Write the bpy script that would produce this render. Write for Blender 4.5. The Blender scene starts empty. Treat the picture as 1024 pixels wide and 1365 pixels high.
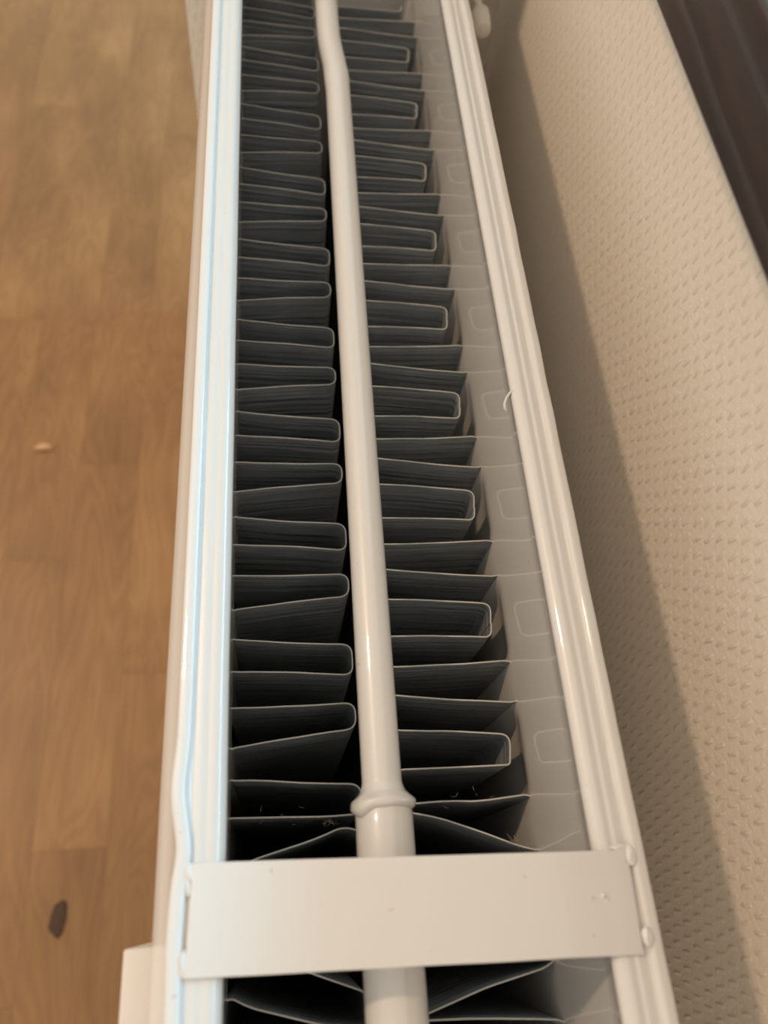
import bpy, bmesh, math, random
from math import pi, sin, cos, exp, sqrt
from mathutils import Vector, Matrix, noise
random.seed(4)
S = 0.001                                   # all numbers below are millimetres
sc = bpy.context.scene
COL = sc.collection

# ------------------------------------------------------------------ camera
CAMH = 173.58
cam_d = bpy.data.cameras.new('camera')
cam = bpy.data.objects.new('camera', cam_d); COL.objects.link(cam)
cam_d.sensor_fit = 'VERTICAL'; cam_d.sensor_height = 36.0
cam_d.lens = 36.0 * 1020.0 / 1365.0
cam_d.clip_start = 0.005; cam_d.clip_end = 50
rows = ((0.99055211, -0.01088291, 0.13670434),      # world x, y, z axes seen in camera space (x right, y down, z ahead)
        (-0.07174617, -0.89066492, 0.44896379),
        (0.11687173, -0.45453004, -0.88303083))
M = Matrix([[r[0], -r[1], -r[2]] for r in rows])    # columns: camera x, y, z in world
cam.matrix_world = Matrix.Translation((0, 0, CAMH * S)) @ M.to_4x4()
cam_d.dof.use_dof = True
cam_d.dof.focus_distance = 0.225
cam_d.dof.aperture_fstop = 11.0
sc.camera = cam

# ------------------------------------------------------------------ light
world = bpy.data.worlds.new('world'); sc.world = world
world.use_nodes = True
bg = world.node_tree.nodes['Background']
bg.inputs[0].default_value = (0.97, 0.86, 0.73, 1)
bg.inputs[1].default_value = 0.80

def area(name, loc, target, sx, sy, power, color, spread=180):
    l = bpy.data.lights.new(name, 'AREA'); l.shape = 'RECTANGLE'
    l.size = sx * S; l.size_y = sy * S; l.energy = power; l.color = color
    l.spread = math.radians(spread)
    o = bpy.data.objects.new(name, l); COL.objects.link(o)
    o.location = Vector(loc) * S
    o.rotation_euler = (Vector(target) - Vector(loc)).to_track_quat('-Z', 'Y').to_euler()
    return o
# daylight coming in over the window sill, and the warm light of the room from the left
area('window_daylight', (760, 250, 450), (-40, 150, 0), 1100, 600, 33, (0.28, 0.70, 1.0))
area('room_light', (-1722, 888, 2135), (78, 150, 0), 110, 110, 25.0, (1.0, 0.70, 0.46))

sc.view_settings.view_transform = 'Standard'
sc.view_settings.look = 'None'
sc.view_settings.gamma = 1.0
sc.view_settings.use_curve_mapping = False
sc.view_settings.exposure = 0.0

# ------------------------------------------------------------------ helpers
def lin(r, g, b):
    f = lambda c: (c / 255 / 12.92) if c / 255 <= 0.04045 else ((c / 255 + 0.055) / 1.055) ** 2.4
    return (f(r), f(g), f(b), 1)

def mat(name, color, rough=0.5, metal=0.0, coat=0.0, spec=0.5):
    m = bpy.data.materials.new(name); m.use_nodes = True
    b = m.node_tree.nodes['Principled BSDF']
    b.inputs['Base Color'].default_value = color
    b.inputs['Roughness'].default_value = rough
    b.inputs['Metallic'].default_value = metal
    b.inputs['Coat Weight'].default_value = coat
    b.inputs['Coat Roughness'].default_value = 0.03
    b.inputs['Specular IOR Level'].default_value = spec
    return m

class NT:
    """tiny node helper"""
    def __init__(s, m): s.t = m.node_tree; s.b = s.t.nodes['Principled BSDF']
    def n(s, kind, **kw):
        x = s.t.nodes.new(kind)
        for k, v in kw.items(): setattr(x, k, v)
        return x
    def l(s, a, b): s.t.links.new(a, b)
    def math(s, op, a, b=None, c=None, clamp=False):
        x = s.n('ShaderNodeMath', operation=op); x.use_clamp = clamp
        for i, v in enumerate((a, b, c)):
            if v is None: continue
            if isinstance(v, (int, float)): x.inputs[i].default_value = v
            else: s.l(v, x.inputs[i])
        return x.outputs[0]
    def noise(s, vec, scale, detail=3, rough=0.5, dist=0.0):
        x = s.n('ShaderNodeTexNoise')
        x.inputs['Scale'].default_value = scale; x.inputs['Detail'].default_value = detail
        x.inputs['Roughness'].default_value = rough; x.inputs['Distortion'].default_value = dist
        s.l(vec, x.inputs['Vector']); return x
    def mapping(s, vec, scale=(1, 1, 1), loc=(0, 0, 0), rot=(0, 0, 0)):
        x = s.n('ShaderNodeMapping')
        x.inputs['Scale'].default_value = scale; x.inputs['Location'].default_value = loc
        x.inputs['Rotation'].default_value = rot
        s.l(vec, x.inputs['Vector']); return x.outputs[0]
    def ramp(s, fac, stops):
        x = s.n('ShaderNodeValToRGB'); e = x.color_ramp.elements
        while len(e) < len(stops): e.new(0.5)
        for i, (p, c) in enumerate(stops): e[i].position = p; e[i].color = c
        s.l(fac, x.inputs[0]); return x.outputs[0]
    def bump(s, h, strength, dist):
        x = s.n('ShaderNodeBump'); x.inputs['Strength'].default_value = strength
        x.inputs['Distance'].default_value = dist
        s.l(h, x.inputs['Height']); s.l(x.outputs[0], s.b.inputs['Normal']); return x

def make(name, verts, faces, m=None, parent=None, smooth=False, uvs=None):
    me = bpy.data.meshes.new(name)
    me.from_pydata([(v[0] * S, v[1] * S, v[2] * S) for v in verts], [], faces)
    me.update()
    bm = bmesh.new(); bm.from_mesh(me)
    bmesh.ops.recalc_face_normals(bm, faces=bm.faces)
    bm.to_mesh(me); bm.free()
    if m:
        for q in (m if isinstance(m, (list, tuple)) else (m,)): me.materials.append(q)
    if smooth:
        for p in me.polygons: p.use_smooth = True
    o = bpy.data.objects.new(name, me); COL.objects.link(o)
    if parent: o.parent = parent
    return o

def smooth_by_angle(o, deg=35):
    me = o.data
    for p in me.polygons: p.use_smooth = True
    bm = bmesh.new(); bm.from_mesh(me)
    for e in bm.edges:
        if len(e.link_faces) == 2 and e.calc_face_angle(0) > math.radians(deg): e.smooth = False
    bm.to_mesh(me); bm.free()

def box(name, x0, x1, y0, y1, z0, z1, m, parent=None, bevel=0.0, seg=3):
    bm = bmesh.new()
    vs = [bm.verts.new((x * S, y * S, z * S)) for x in (x0, x1) for y in (y0, y1) for z in (z0, z1)]
    for f in ((0, 1, 3, 2), (4, 6, 7, 5), (0, 4, 5, 1), (2, 3, 7, 6), (0, 2, 6, 4), (1, 5, 7, 3)):
        bm.faces.new([vs[i] for i in f])
    bmesh.ops.recalc_face_normals(bm, faces=bm.faces)
    if bevel: bmesh.ops.bevel(bm, geom=list(bm.edges), offset=bevel * S, segments=seg, profile=0.5, affect='EDGES')
    me = bpy.data.meshes.new(name); bm.to_mesh(me); bm.free()
    me.materials.append(m)
    o = bpy.data.objects.new(name, me); COL.objects.link(o)
    if parent: o.parent = parent
    if bevel: smooth_by_angle(o, 40)
    return o

def empty(name, loc=(0, 0, 0)):
    o = bpy.data.objects.new(name, None); COL.objects.link(o)
    o.location = Vector(loc) * S; o.empty_display_size = 0.02
    return o

def tag(o, label=None, cat=None, group=None, kind=None):
    if label: o['label'] = label
    if cat: o['category'] = cat
    if group: o['group'] = group
    if kind: o['kind'] = kind
    return o

def tube(name, pts, radii, m, parent=None, n=28, wob=None, caps=True):
    """closed tube along pts (mm) with a radius per point"""
    verts, faces = [], []
    P = [Vector(p) for p in pts]
    up = Vector((0, 0, 1))
    for i, p in enumerate(P):
        t = (P[min(i + 1, len(P) - 1)] - P[max(i - 1, 0)]).normalized()
        a = t.cross(up)
        if a.length < 1e-4: a = t.cross(Vector((0, 1, 0)))
        a.normalize(); b = a.cross(t).normalized()
        for k in range(n):
            th = 2 * pi * k / n
            r = radii[i] * (1 + (wob(i, th) if wob else 0))
            verts.append(p + (a * cos(th) + b * sin(th)) * r)
    for i in range(len(P) - 1):
        for k in range(n):
            k2 = (k + 1) % n
            faces.append((i * n + k, i * n + k2, (i + 1) * n + k2, (i + 1) * n + k))
    if caps:
        faces.append(tuple(range(n))); faces.append(tuple((len(P) - 1) * n + k for k in range(n)))
    o = make(name, verts, faces, m, parent)
    smooth_by_angle(o, 50)
    return o

# ------------------------------------------------------------------ materials
# white radiator enamel
enamel = mat('white_enamel', (0.80, 0.775, 0.74, 1), rough=0.34, coat=1.0)
t = NT(enamel)
tc = t.n('ShaderNodeTexCoord').outputs['Object']
n1 = t.noise(tc, 900, 2, 0.5)                        # orange peel of the paint
n2 = t.noise(tc, 9, 3, 0.55)
t.bump(t.math('ADD', t.math('MULTIPLY', n1.outputs[0], 0.35), n2.outputs[0]), 0.10, 0.0006)
spk = t.noise(tc, 420, 2, 0.4)                       # tiny dust specks
dust = t.math('GREATER_THAN', spk.outputs[0], 0.762)
mx = t.n('ShaderNodeMix', data_type='RGBA')
t.l(t.math('MULTIPLY', dust, 0.35), mx.inputs[0])
mx.inputs[6].default_value = (0.80, 0.775, 0.74, 1); mx.inputs[7].default_value = (0.42, 0.38, 0.33, 1)
t.l(mx.outputs[2], t.b.inputs['Base Color'])

enamel_plain = mat('cream_enamel', (0.78, 0.73, 0.67, 1), rough=0.38, coat=0.15)
weld_paint = mat('painted_weld', (0.80, 0.775, 0.74, 1), rough=0.34, coat=1.0)

# thin sheet of the convector fins, shallow pressed ripples across the sheet
finm = mat('fin_sheet', lin(120, 126, 128), rough=0.50, metal=0.0, spec=0.4)
t = NT(finm)
tc = t.n('ShaderNodeTexCoord').outputs['Object']
rip = t.noise(t.mapping(tc, (14, 14, 420)), 1.0, 3, 0.6)
t.bump(rip.outputs[0], 0.6, 0.003)
sm = t.noise(t.mapping(tc, (40, 40, 60)), 1.0, 3, 0.6)
t.l(t.ramp(sm.outputs[0], [(0.3, lin(124, 130, 134)), (0.7, lin(144, 149, 152))]), t.b.inputs['Base Color'])
edgem = mat('fin_cut_edge', lin(190, 186, 178), rough=0.45)

# woven textured wallpaper: a lattice of short upright ribs over soft puffs
wallm = mat('woven_wallpaper', lin(244, 236, 224), rough=0.75, spec=0.25)
t = NT(wallm)
tc = t.n('ShaderNodeTexCoord').outputs['Object']
warp = t.noise(tc, 110, 2, 0.5)
sub = t.n('ShaderNodeVectorMath', operation='SUBTRACT'); t.l(warp.outputs['Color'], sub.inputs[0]); sub.inputs[1].default_value = (0.5, 0.5, 0.5)
scl = t.n('ShaderNodeVectorMath', operation='SCALE'); t.l(sub.outputs[0], scl.inputs[0]); scl.inputs[3].default_value = 0.0018
add = t.n('ShaderNodeVectorMath', operation='ADD'); t.l(tc, add.inputs[0]); t.l(scl.outputs[0], add.inputs[1])
sep = t.n('ShaderNodeSeparateXYZ'); t.l(add.outputs[0], sep.inputs[0])
Yv = t.math('MULTIPLY', t.math('ADD', sep.outputs[1], sep.outputs[0]), 1000.0); Zv = t.math('MULTIPLY', sep.outputs[2], 1000.0)
ax_, az_, bx_, bz_ = -2.7, 5.6, -4.5, -2.4
det = ax_ * bz_ - az_ * bx_
u = t.math('ADD', t.math('MULTIPLY', Yv, bz_ / det), t.math('MULTIPLY', Zv, -bx_ / det))
v = t.math('ADD', t.math('MULTIPLY', Yv, -az_ / det), t.math('MULTIPLY', Zv, ax_ / det))
fu = t.math('SUBTRACT', t.math('FRACT', u), 0.5); fv = t.math('SUBTRACT', t.math('FRACT', v), 0.5)
dy = t.math('ADD', t.math('MULTIPLY', fu, ax_), t.math('MULTIPLY', fv, bx_))
dz = t.math('ADD', t.math('MULTIPLY', fu, az_), t.math('MULTIPLY', fv, bz_))
rib = t.math('EXPONENT', t.math('MULTIPLY', t.math('MULTIPLY', dy, dy), -3.6))
lenf = t.math('SUBTRACT', 1.0, t.math('MULTIPLY', t.math('MULTIPLY', dz, dz), 0.11), clamp=True)
ribs = t.math('MULTIPLY', rib, lenf)
puff = t.math('MULTIPLY', t.math('COSINE', t.math('MULTIPLY', fu, 2 * pi)), t.math('COSINE', t.math('MULTIPLY', fv, 2 * pi)))
gr = t.noise(tc, 480, 4, 0.6)
brk = t.noise(tc, 160, 3, 0.6)
hgt = t.math('ADD', t.math('ADD', t.math('MULTIPLY', t.math('MULTIPLY', ribs, t.math('ADD', brk.outputs[0], 0.1)), 2.3), t.math('MULTIPLY', puff, 0.10)), t.math('MULTIPLY', gr.outputs[0], 1.0))
t.bump(hgt, 0.55, 0.0007)

# dark brown stone sill
sillm = mat('dark_brown_sill', lin(58, 44, 38), rough=0.28, coat=0.2)
t = NT(sillm)
tc = t.n('ShaderNodeTexCoord').outputs['Object']
nn = t.noise(t.mapping(tc, (8, 3, 30)), 4.0, 5, 0.6)
t.l(t.ramp(nn.outputs[0], [(0.3, lin(42, 34, 33)), (0.7, lin(66, 50, 43))]), t.b.inputs['Base Color'])

# beech laminate
def wood(name, c0, c1, c2, seed):
    m = mat(name, c1, rough=0.42, coat=0.1)
    t = NT(m)
    tc = t.n('ShaderNodeTexCoord').outputs['Object']
    oi = t.n('ShaderNodeObjectInfo')
    off = t.n('ShaderNodeVectorMath', operation='SCALE')
    cmb = t.n('ShaderNodeCombineXYZ'); t.l(oi.outputs['Random'], cmb.inputs[0]); t.l(oi.outputs['Random'], cmb.inputs[1])
    t.l(cmb.outputs[0], off.inputs[0]); off.inputs[3].default_value = 7.0 + seed
    ad = t.n('ShaderNodeVectorMath', operation='ADD'); t.l(tc, ad.inputs[0]); t.l(off.outputs[0], ad.inputs[1])
    vec = ad.outputs[0]
    base = t.noise(t.mapping(vec, (16, 3.2, 1)), 1.0, 2, 0.5, 0.5)
    rings = t.math('SINE', t.math('MULTIPLY', base.outputs[0], 95.0))
    fine = t.noise(t.mapping(vec, (420, 14, 1)), 1.0, 4, 0.65)
    blot = t.noise(t.mapping(vec, (9, 4, 1)), 1.0, 3, 0.5)
    fac = t.math('ADD', t.math('ADD', t.math('MULTIPLY', rings, 0.035), t.math('MULTIPLY', fine.outputs[0], 0.30)), t.math('MULTIPLY', blot.outputs[0], 0.62))
    fac = t.math('ADD', fac, t.math('MULTIPLY', t.math('SUBTRACT', oi.outputs['Random'], 0.5), 0.07))
    t.l(t.ramp(fac, [(0.28, c0), (0.47, c1), (0.68, c2)]), t.b.inputs['Base Color'])
    t.bump(fine.outputs[0], 0.05, 0.0005)
    return m
woodm = wood('beech_laminate', lin(127, 91, 54), lin(149, 111, 67), lin(175, 135, 88), 0)
darkm = mat('dark_knot', lin(70, 48, 30), rough=0.6)
fluffm = mat('grey_dust', lin(150, 142, 130), rough=0.95)
plastic = mat('white_plastic', (0.80, 0.76, 0.70, 1), rough=0.4)
framem = mat('white_window_frame', (0.80, 0.80, 0.79, 1), rough=0.35)
glassm = mat('window_glass', (1, 1, 1, 1), rough=0.0)
glassm.node_tree.nodes['Principled BSDF'].inputs['Transmission Weight'].default_value = 1.0
glassm.node_tree.nodes['Principled BSDF'].inputs['IOR'].default_value = 1.45
subfloor = mat('subfloor', lin(60, 44, 30), rough=0.9)

# ------------------------------------------------------------------ setting
FZ = -620.0; WX = 128.0; FY = 447.0
fl = box('floor', -1500, WX + 20, -500, 2400, FZ - 30, FZ - 8, subfloor)
tag(fl, kind='structure')
pw = 66.0
mesh_cache = {}
def plank_mesh(L):
    if L not in mesh_cache:
        bm = bmesh.new()
        bmesh.ops.create_cube(bm, size=1)
        for v_ in bm.verts: v_.co = Vector((v_.co.x * (pw - 0.06) * S, v_.co.y * (L - 0.1) * S, v_.co.z * 8 * S))
        bmesh.ops.bevel(bm, geom=[e for e in bm.edges if all(q.co.z > 0 for q in e.verts)], offset=0.10 * S, segments=1, affect='EDGES')
        me = bpy.data.meshes.new('plank'); bm.to_mesh(me); bm.free(); me.materials.append(woodm)
        mesh_cache[L] = me
    return mesh_cache[L]
PL = 410.0
for c in range(-13, 3):
    x = -94.0 + (c + 0.5) * pw
    if x + pw / 2 > WX + 4: continue
    st = {0: 222.0, -1: -178.0, -2: 60.0, -3: 350.0}.get(c + 0, (c * 137.0) % PL)
    if c == -1: st = 222.0 - PL
    y = st - PL * math.ceil((st + 480) / PL)
    while y < 2300:
        o = bpy.data.objects.new('plank', plank_mesh(PL)); COL.objects.link(o)
        o.parent = fl; o.location = (x * S, (y + PL / 2) * S, (FZ - 4) * S)
        y += PL
# walls: the wallpapered parapet behind the radiator and the return at the niche's end
wr = box('wall_right', WX, WX + 160, -500, FY, FZ, 74.8, wallm, bevel=0); tag(wr, kind='structure')
wb = box('wall_back', -47.6, WX + 160, FY, FY + 260, FZ, 1500, wallm, bevel=0); tag(wb, kind='structure')

# window above the sill (its light is the daylight over the radiator)
win = empty('window_1', (262, 0, 100)); tag(win, kind='structure')
def wpart(name, x0, x1, y0, y1, z0, z1, m):
    o = box(name, x0 - 262, x1 - 262, y0, y1, z0 - 100, z1 - 100, m, None, bevel=1.5, seg=2)
    o.parent = win; return o
wpart('frame_rail', 235, 275, -500, FY, 99.6, 150, framem)

sl = box('window_sill', 90.5, 275, -500, FY - 0.1, 75.0, 99.5, sillm, bevel=1.2, seg=4)
tag(sl, 'dark brown polished window sill jutting over the textured wall at the right', 'window sill')

# ------------------------------------------------------------------ radiator
rad = empty('radiator', (27.7, 130, -500))
tag(rad, 'white double panel radiator seen from above, grille off, fins and middle pipe bare', 'radiator')
RO = Vector((27.7, 130, -500))
def R(o):                                   # hang a mesh built in world millimetres under the radiator
    o.parent = rad; o.location = o.location - RO * S if o.parent else o.location
    return o
Y0, Y1 = -130.0, 433.0
PER = 39.9
def ss(a, b, x):
    t_ = max(0, min(1, (x - a) / (b - a))); return t_ * t_ * (3 - 2 * t_)

def panel(name, mirror, flat_c, flat_h, lipfn):
    """hollow looking steel panel: inner face with pressed channels, rolled header, seam lip, outer shoulder"""
    ys = []; y = Y0
    while y < Y1: ys.append(y); y += 2.2
    ys.append(Y1)
    zs = [-585, -440, -300, -180, -110, -80, -66, -60, -56, -52, -48, -45, -42, -36, -24, -12]
    prof_top = [(-13.2, -6.5), (-12.4, -4.6), (-11.7, -3.2), (-11.5, -2.2), (-11.8, -1.2), (-12.8, -0.4), (-14.1, 0.0), (-14.9, -0.05), (-15.4, -0.22), (-15.9, -0.24), (-16.3, -0.06),
                (-16.9, -0.02), (-17.6, -0.16), (-18.2, -0.32), (-18.6, -0.42), (-18.9, -0.38)]
    lip = [(-19.05, 0.1), (-19.15, 0.55), (-19.5, 0.85), (-20.2, 1.0), (-21.2, 0.95), (-21.9, 0.75), (-22.3, 0.2), (-22.42, -0.6), (-22.45, -2.0)]
    outer = [(-22.6, -4.0), (-23.4, -6.2), (-25.0, -8.6), (-26.5, -11.2), (-27.3, -14.5), (-27.6, -20), (-27.6, -120), (-27.6, -300), (-27.6, -585)]
    verts, faces = [], []
    npf = len(zs) + len(prof_top) + len(lip) + len(outer)
    for y in ys:
        ph = ((y - flat_c + PER / 2) % PER) - PER / 2
        rec = ss(flat_h, flat_h + 5.0, abs(ph))
        lo, lz = lipfn(y)
        row = []
        for z in zs:
            d = 3.0 * rec * ss(-44, -60, z) if z < -44 else 0
            row.append((-13.3 - d, y, z))
        wv = 0.10 * noise.noise(Vector((y * 0.03, mirror, 0)))
        for x, z in prof_top: row.append((x + wv, y, z + wv * .5))
        for x, z in lip: row.append((x + lo, y, z + lz))
        for x, z in outer: row.append((x, y, z))
        if mirror: row = [(55.4 - x, y, z) for x, y, z in row]
        verts += row
    for i in range(len(ys) - 1):
        for k in range(npf):
            k2 = (k + 1) % npf
            a, b, c, d = i * npf + k, i * npf + k2, (i + 1) * npf + k2, (i + 1) * npf + k
            faces.append((a, b, c, d))
    faces.append(tuple(range(npf))); faces.append(tuple((len(ys) - 1) * npf + k for k in range(npf)))
    o = make(name, verts, faces, enamel)
    smooth_by_angle(o, 60)
    return R(o)

def lipL(y):
    g = lambda c, w: exp(-((y - c) / w) ** 2)
    return (0.9 * g(11.5, 5.0) - 0.75 * g(24, 6.5) - 0.3 * g(-6, 7), 0.25 * noise.noise(Vector((y * .05, 3, 0))))
def lipR(y):
    return (0.15 * noise.noise(Vector((y * .08, 9, 0))), 0.2 * noise.noise(Vector((y * .05, 5, 0))))
fp = panel('front_panel', 0, 35.0, 4.0, lipL)
bp = panel('back_panel', 1, 54.8, 6.2, lipR)

for (a_, b_) in ((Y0 - 1.2, Y0 - 0.05), (Y1 + 0.05, Y1 + 1.2)):
    R(box('side_panel', -20, 75.4, a_, b_, -583, -14, enamel, bevel=0.3))
# convector fins --------------------------------------------------------
FT, FB, TH = -46.0, -580.0, 0.42
def fillet(pts, rs):
    """round the corners of an open polyline"""
    out = [Vector((*pts[0], 0))]
    for i in range(1, len(pts) - 1):
        p = Vector((*pts[i], 0)); a = Vector((*pts[i - 1], 0)) - p; b = Vector((*pts[i + 1], 0)) - p
        r = min(rs[i], a.length * .48, b.length * .48)
        if r < 0.05: out.append(p); continue
        s = p + a.normalized() * r; e = p + b.normalized() * r
        for k in range(6):
            q = k / 5; out.append(s * (1 - q) ** 2 + p * 2 * q * (1 - q) + e * q * q)
    out.append(Vector((*pts[-1], 0)))
    return out
def fin(pts, rs, sag=0.25):
    P = fillet(pts, rs)
    # subdivide and let the long sides sag a little as pressed sheet does
    Q = []
    sd = random.random() * 50
    for a, b in zip(P[:-1], P[1:]):
        L = (b - a).length; n = max(1, int(L / 4))
        nrm = Vector((-(b - a).y, (b - a).x, 0)).normalized()
        for k in range(n):
            q = k / n
            w = sag * sin(pi * q) * (1 + noise.noise(Vector((sd, q * 2.5, 0)))) if n > 3 else 0
            Q.append(a.lerp(b, q) + nrm * w)
    Q.append(P[-1])
    verts, faces = [], []
    zl = [FT, FT - 1.5, -80, -140, -240, FB]
    n = len(Q)
    for z in zl:
        for i, p in enumerate(Q):
            tdir = (Q[min(i + 1, n - 1)] - Q[max(i - 1, 0)]).normalized(); nr = Vector((-tdir.y, tdir.x, 0))
            zz = z + (0.12 * noise.noise(Vector((p.x * .08, p.y * .08, 4))) if z > -50 else 0)
            for s in (-.5, .5):
                verts.append((p.x + nr.x * s * TH, p.y + nr.y * s * TH, zz))
    W = 2 * n
    for zi in range(len(zl) - 1):
        a0, b0 = zi * W, (zi + 1) * W
        for i in range(n - 1):
            for s in (0, 1):
                faces.append((a0 + 2 * i + s, a0 + 2 * i + 2 + s, b0 + 2 * i + 2 + s, b0 + 2 * i + s))
        for i in (0, n - 1):
            faces.append((a0 + 2 * i, a0 + 2 * i + 1, b0 + 2 * i + 1, b0 + 2 * i))
    ntop = 0
    for i in range(n - 1):
        faces.append((2 * i, 2 * i + 2, 2 * i + 3, 2 * i + 1)); ntop += 1
    b0 = (len(zl) - 1) * W
    for i in range(n - 1): faces.append((b0 + 2 * i, b0 + 2 * i + 2, b0 + 2 * i + 3, b0 + 2 * i + 1))
    nf = len(faces)
    o = make('convector_fin', verts, faces, [finm, edgem])
    for i in range(nf - (n - 1) - ntop, nf - (n - 1)): o.data.polygons[i].material_index = 1
    smooth_by_angle(o, 50)
    return R(o)

J = lambda s=0.5: random.uniform(-s, s)
LX, LA, RX = -14.4, -13.9, 21.2
# left row: two folds per channel, each fold a fin; split on the welded flat and at the free fold
for k in range(-3, 11):
    b = k * PER
    if k in (-1,): continue
    j1, j2, j3, j4 = J(), J(), J(.5) - 2.5 * b / 280, J(.5) - 2.5 * b / 280
    b = b + 1.2 * b / 280; RX = 21.2 - 1.2 * b / 280
    if b + 71 > Y1: continue
    # fold leaving the welded flat
    fin([(LA, b + 35.0), (LA, b + 38.8), (-12.9, b + 39.5), (RX + j1 * .4, b + 43.6 + j3), (RX + j1 * .4, b + 50.8 + j3), (-12, b + 50.4), (LX, b + 50.4), (LX, b + 55.6)],
        [0, .8, .5, 3.0, 3.0, .5, .5, 0])
    # fold coming back to it
    if b + 75 > Y1 or k == -2: continue
    fin([(LX, b + 55.6), (LX, b + 60.9), (-12, b + 60.7), (RX + j2 * .4, b + 58.8 + j4), (RX + j2 * .4, b + 67.9 + j4), (-12.9, b + 70.3), (LA, b + 71.0), (LA, b + 74.75)],
        [0, .5, .5, 3.0, 3.0, .5, .8, 0])
RX = 21.2
# bent folds around the cross strap
fin([(LA, 34.95), (LA, 31.4), (-12.9, 31.0), (10, 29.0), (RX + .3, 28.2), (RX + .3, 20.5), (0, 21.0), (LX, 21.6), (LX, 14)], [0, .8, .5, 5, 3.0, 2.6, .5, .5, 0])
fin([(LX, 13.9), (LX, 8.0), (-7, 11.3), (8.6, 15.0), (16.5, 17.8), (22.2, 15.6), (22.4, 6.5), (LX, 1.0)], [0, 1, 2, 5, 4, 3, 3, 0], .1)
fin([(LX, 0.8), (LX, -6.5), (7.1, -15.4), (20.2, -20.4), (20.9, -28), (9.1, -26.2), (-8, -21.2), (-12.5, -18.9), (LX, -19.6), (LX, -24.1)], [0, 1, 2, 2, 2.5, 3, 3, 1.5, 0.5, 0], .1)

# right row: flats welded to the back panel, the other fold free
RA, RF, RL = 69.3, 65.2, 30.6
for k in range(-3, 11):
    b = k * PER
    if k in (-1, -2): continue
    j1, j2, j3 = J(.5), J(.5), J(.5)
    RF = 65.2 - 1.3 * b / 280
    if b + 83 > Y1: continue
    if k >= 0:
        # from the welded flat forward to the pipe and back
        fin([(RA, b + 54.8), (RA, b + 60.4), (67.4, b + 61.0), (RL, b + 59.9 + j1), (RL, b + 69.4 + j1), (RF - 1.3, b + 68.5), (RF - .7, b + 72.9)], [0, 1, 4, 3.0, 3.0, 3.4, 0])
        fin([(RA, b + 54.7), (RA, b + 49.0), (67.2, b + 48.5), (RL, b + 52.0 + j2), (RL, b + 42.0 + j2), (RF + .2, b + 39.4), (RF - .7, b + 33.0)], [0, .8, 2, 3.0, 3.0, 3.4, 0])
    else:
        fin([(RA, b + 54.8), (RA, b + 60.4), (67.4, b + 61.0), (RL, b + 59.9), (RL, b + 69.4), (RF - 1.6, b + 68.5), (RF, b + 72.8)], [0, 1, 4, 3.0, 3.0, 3.4, 0])
        fin([(RA, b + 54.7), (RA, b + 49.0), (67.2, b + 48.5), (RL, b + 52.0), (RL, b + 42.0), (RF - .3, b + 39.4), (RF + .5, b + 33.0)], [0, .8, 2, 3.0, 3.0, 3.4, 0])
RF = 65.2
fin([(RF - .7, 33.1), (RF - 1.0, 31.0), (50, 31.1), (RL, 31.4), (RL, 22.3), (55, 21.9), (67.6, 22.8), (RA, 22.0), (RA, 15.2)], [0, 1.5, 3, 3, 3, 3, 3, 1, 0])
fin([(RA, 15.1), (RA, 8.8), (68.0, 8.6), (63.2, 10.0), (53.2, 14.2), (42, 18.4), (33.5, 20.3), (RL, 19), (RL, 8), (33, 6), (52, 2), (RF, 1.0), (RF + .5, -3)], [0, .8, 1, 2, 4, 4, 2, 2, 2, 3, 3, 3, 0], .1)
fin([(RF + .5, -3.1), (RF + .5, -7), (40, -8), (RL, -9), (RL, -13), (52, -14.0), (69.0, -17.4), (RA, -18.6), (RA, -21)], [0, 2, 2, 2, 2, 3, 2, .8, 0], .1)
fin([(RA, -21.1), (RA, -16.9), (66, -18.8), (50, -21.8), (35.3, -25.9), (RL, -27.2), (45, -27.9), (RA - 2, -30.0), (RA, -30.9), (RA, -64.8)], [0, .2, 2, 3, 3, 2, 2, 2, .5, 0], .1)

# middle pipe -----------------------------------------------------------
ctrl = [(24.35, 20.0), (24.5, 60), (24.75, 120), (25.05, 190), (25.3, 250), (25.4, 285), (25.25, 297), (24.75, 305), (24.0, 313), (23.3, 321), (23.0, 332), (22.9, 433)]
def cr(y):
    for (x0, a), (x1, b) in zip(ctrl[:-1], ctrl[1:]):
        if a <= y <= b: return x0 + (x1 - x0) * (y - a) / (b - a)
    return ctrl[0][0] if y < ctrl[0][1] else ctrl[-1][0]
pts, rr = [], []
y = 20.0
while y <= 420:
    pts.append(((cr(y - 3) + cr(y) * 2 + cr(y + 3)) / 4, y, -22.0 - 0.6 * ss(295, 325, y)))
    g = 4.93 + 0.0 * y
    g += 0.22 * exp(-((y - 296) / 5) ** 2)          # swelling at the bend
    if y < 27: g += (7.5 - 4.93) * 0.55 * (1 - ss(20.5, 25.5, y))
    rr.append(g); y += 1.5 if y > 34 else 0.6
pipe = R(tube('middle_pipe', pts, rr, enamel, n=40))
soc = R(tube('pipe_socket', [(24.1, Y0 + 6, -22), (24.15, -60, -22), (24.2, -20, -22), (24.3, 10, -22), (24.35, 19.5, -22), (24.35, 20.6, -22)], [6.95, 6.95, 6.95, 6.95, 6.95, 6.6], enamel, n=40))
def wobble(i, th):
    return 0.045 * noise.noise(Vector((cos(th) * 1.6, sin(th) * 1.6, i * .35))) + (0.05 * exp(-((th - 2.4) / .35) ** 2))
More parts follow.
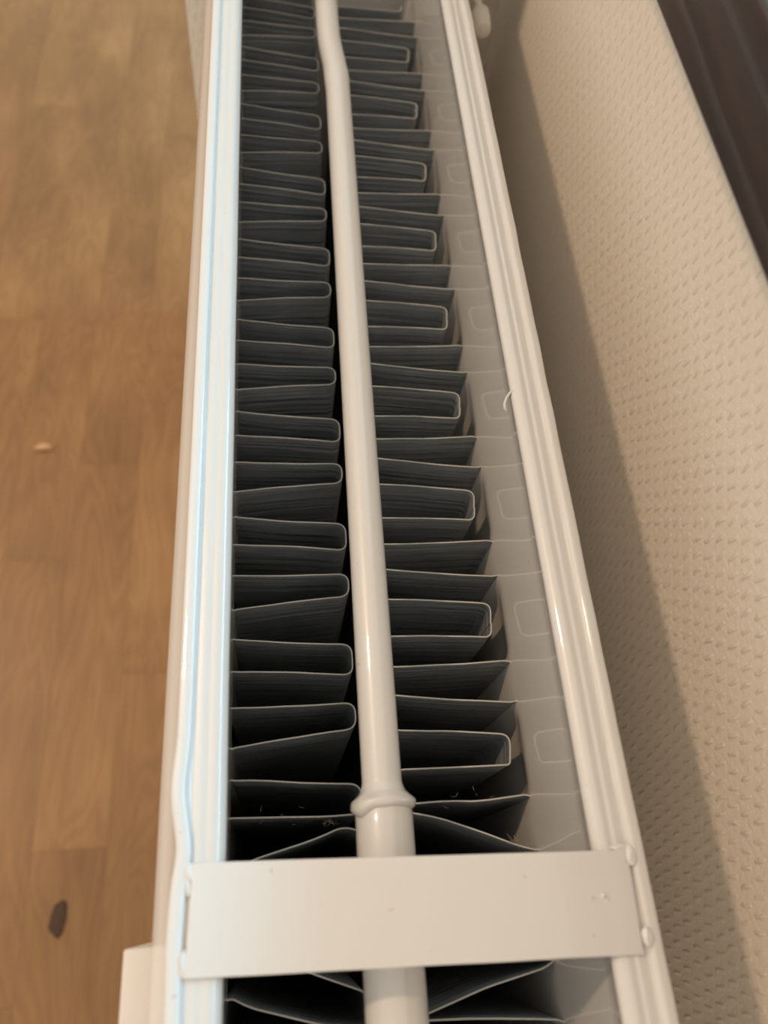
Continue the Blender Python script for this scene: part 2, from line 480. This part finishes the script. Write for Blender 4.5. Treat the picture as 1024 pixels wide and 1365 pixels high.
# rolled, slightly ragged collar where the thin pipe enters the socket
cp, crr = [], []
for k in range(15):
    q = k / 14
    cp.append((24.35, 18.6 + 5.2 * q, -22))
    crr.append([6.7, 7.35, 7.72, 7.95, 8.0, 7.95, 7.75, 7.45, 7.05, 6.65, 6.25, 5.9, 5.55, 5.3, 4.9][k])
def collar_mesh():
    n = 56; verts, faces = [], []
    for i, (p, r) in enumerate(zip(cp, crr)):
        for k in range(n):
            th = 2 * pi * k / n
            rr_ = r * (1 + wobble(i, th))
            dy_ = 0.55 * noise.noise(Vector((cos(th) * 1.3, sin(th) * 1.3, 5))) * 2.2 + (-1.3 * exp(-((th - 2.5) / .45) ** 2))
            dy_ *= max(0, 1 - i / 9)
            verts.append((p[0] + cos(th) * rr_, p[1] + dy_, p[2] + sin(th) * rr_))
    for i in range(len(cp) - 1):
        for k in range(n):
            k2 = (k + 1) % n
            faces.append((i * n + k, i * n + k2, (i + 1) * n + k2, (i + 1) * n + k))
    faces.append(tuple(range(n))); faces.append(tuple((len(cp) - 1) * n + k for k in range(n)))
    o = make('pipe_collar', verts, faces, enamel); smooth_by_angle(o, 60); return R(o)
collar_mesh()

# cross strap -----------------------------------------------------------
def strap():
    c = [(-17.9, 9.1), (73.6, 5.5), (72.9, -14.1), (-18.7, -11.1)]
    zt, zb = 1.35, -0.35
    bm = bmesh.new()
    nx = 24; grid = []
    for lev in (zt, zb):
        rowA, rowB = [], []
        for i in range(nx + 1):
            q = i / nx
            for (p, r, lst) in ((c[0], c[1], rowA), (c[3], c[2], rowB)):
                x = p[0] + (r[0] - p[0]) * q; y_ = p[1] + (r[1] - p[1]) * q
                y_ += 0.12 * noise.noise(Vector((q * 5, p[1], 2)))
                lst.append(bm.verts.new((x * S, y_ * S, (lev + 0.10 * noise.noise(Vector((q * 4, p[1] * .1, 1)))) * S)))
        grid.append((rowA, rowB))
    (A, B), (C, D) = grid
    for i in range(nx):
        bm.faces.new((A[i], A[i + 1], B[i + 1], B[i])); bm.faces.new((C[i], D[i], D[i + 1], C[i + 1]))
        bm.faces.new((A[i], C[i], C[i + 1], A[i + 1])); bm.faces.new((B[i], B[i + 1], D[i + 1], D[i]))
    bm.faces.new((A[0], B[0], D[0], C[0])); bm.faces.new((A[-1], C[-1], D[-1], B[-1]))
    bmesh.ops.recalc_face_normals(bm, faces=bm.faces)
    ed = [e for e in bm.edges if len(e.link_faces) == 2 and e.calc_face_angle(0) > 1.0]
    bmesh.ops.bevel(bm, geom=ed, offset=0.42 * S, segments=4, profile=0.5, affect='EDGES')
    me = bpy.data.meshes.new('cross_strap'); bm.to_mesh(me); bm.free(); me.materials.append(enamel)
    o = bpy.data.objects.new('cross_strap', me); COL.objects.link(o)
    smooth_by_angle(o, 50)
    return R(o)
st = strap()

def blob(name, loc, r, m, parent, seed=0, amp=0.3, sub=3):
    bm = bmesh.new(); bmesh.ops.create_icosphere(bm, subdivisions=sub, radius=1)
    for v_ in bm.verts:
        d = 1 + amp * noise.noise(v_.co * 1.4 + Vector((seed, seed * 2, 0)))
        v_.co = Vector((v_.co.x * r[0] * d, v_.co.y * r[1] * d, v_.co.z * r[2] * d)) * S
    me = bpy.data.meshes.new(name); bm.to_mesh(me); bm.free(); me.materials.append(m)
    for p in me.polygons: p.use_smooth = True
    o = bpy.data.objects.new(name, me); COL.objects.link(o)
    o.location = Vector(loc) * S
    if parent:
        o.parent = parent; o.location = o.location - (RO * S)       # parts share the radiator's frame
    return o
def subblob(name, loc, r, m, seed=0, amp=.3):                        # sub-part of the strap
    o = blob(name, loc, r, m, None, seed, amp)
    o.parent = st; return o
subblob('weld_bead', (-18.4, 7.2, 0.5), (1.0, 1.9, .95), weld_paint, 1)
subblob('weld_bead', (-18.9, -8.6, 0.5), (.95, 2.4, .95), weld_paint, 2)
subblob('weld_bead', (-18.55, 4.6, 0.5), (.6, 2.0, .75), weld_paint, 6)
subblob('weld_bead', (74.2, 4.2, 0.9), (1.3, 2.3, .9), weld_paint, 3)
subblob('weld_bead', (74.4, -11.0, 0.9), (1.15, 2.2, .95), weld_paint, 4)
subblob('weld_bead', (72.4, 6.0, 0.8), (2.3, .7, .5), weld_paint, 5)
subblob('paint_lump', (66.4, -2.8, 1.45), (.55, .6, .45), weld_paint, 7)
subblob('paint_lump', (67.1, -3.7, 1.4), (.45, .45, .2), enamel_plain, 8)
subblob('paint_lump', (21.4, -2.2, 1.4), (.7, .22, .15), enamel_plain, 9)

# drip of paint hanging on the back panel's header
dp = [(67.6, 128, -1.2), (66.6, 127.2, -1.6), (65.6, 126, -2.3), (65.0, 124.5, -3.0), (65.0, 123.2, -3.6), (65.5, 122.6, -4.0)]
R(tube('paint_drip', dp, [.35, .4, .38, .42, .5, .3], weld_paint, n=10))

# cream cover fixed low on the front panel
def cover():
    o = box('front_cover', -32.6, -26.4, -130, -5.6, -300, -12.5, enamel_plain, bevel=0.6)
    return R(o)
cover()

# dust fluff on the fins ------------------------------------------------
def fluff(pos, rad_, n, label, seed):
    random.seed(seed)
    verts, faces = [], []
    for i in range(n):
        p = Vector(pos) + Vector((random.gauss(0, rad_), random.gauss(0, rad_ * .6), random.uniform(0, .5)))
        d = Vector((random.gauss(0, 1), random.gauss(0, 1), random.gauss(0, .25))).normalized()
        L = random.uniform(.6, 1.8)
        w = 0.045
        bend = Vector((random.gauss(0, .5), random.gauss(0, .5), random.gauss(0, .15)))
        base = len(verts)
        for k in range(5):
            q = k / 4
            c_ = p + d * L * (q - .5) + bend * (q - .5) ** 2 * 2
            pr = d.cross(Vector((0, 0, 1))).normalized() * w; up_ = Vector((0, 0, w * 1.4))
            verts += [c_ + pr, c_ - pr, c_ + up_]
        for k in range(4):
            a = base + 3 * k
            for s in range(3):
                s2 = (s + 1) % 3
                faces.append((a + s, a + s2, a + 3 + s2, a + 3 + s))
    o = make('dust_fluff', verts, faces, fluffm)
    tag(o, label, 'dust')
    return o
fluff((12.5, 18.6, -45.6), 1.1, 12, 'grey dust fluff between two bent fins left of the pipe', 11)
fluff((50, 21.8, -45.5), 4.0, 9, 'thin line of dust lying along a fin edge right of the pipe', 12)
fluff((62.5, 11.4, -45.4), 1.0, 16, 'clump of dust at the bent fin beside the back panel', 13)
fluff((0, 20.9, -45.6), 4.0, 6, 'sparse dust hairs on the fin edge beside the front panel', 14)

# wall bracket at the far end, between the back panel and the wall --------
br = empty('wall_bracket', (108, 385, -30))
tag(br, 'cream wall bracket with rounded clip behind the radiator at its far end', 'bracket')
def bpart(o): o.parent = br; o.location = o.location - Vector((108, 385, -30)) * S; return o
bpart(tube('clip_cup', [(97, 373, -33), (97, 370.5, -33), (97, 369, -33), (97, 366, -33.5), (97, 360, -34), (97, 356.5, -34), (97, 355.5, -34)], [1.8, 2.2, 4.1, 4.3, 4.0, 3.5, 1.5], plastic, n=28))
bpart(tube('clip_neck', [(97, 372, -33), (97, 379, -33), (97, 410, -32.5)], [1.9, 1.7, 2.2], plastic, n=18))
bpart(box('bracket_arm', 84, WX - 0.1, 408, 414, -40, -28, plastic, bevel=1))

# marks on the floor -----------------------------------------------------
o = blob('floor_knot', (-196.3, 4, FZ + .3), (7, 11, .8), darkm, None, 21, .8)
tag(o, 'small dark brown mark on the laminate floor, near the bottom left corner', 'mark')
cr_ = blob('floor_crumb', (-268, 491, FZ + 2.5), (9, 4, 3), mat('pale_crumb', lin(214, 176, 134), rough=.7), None, 22, .5)
tag(cr_, 'small pale crumb lying on the wooden floor, left of the radiator', 'crumb')
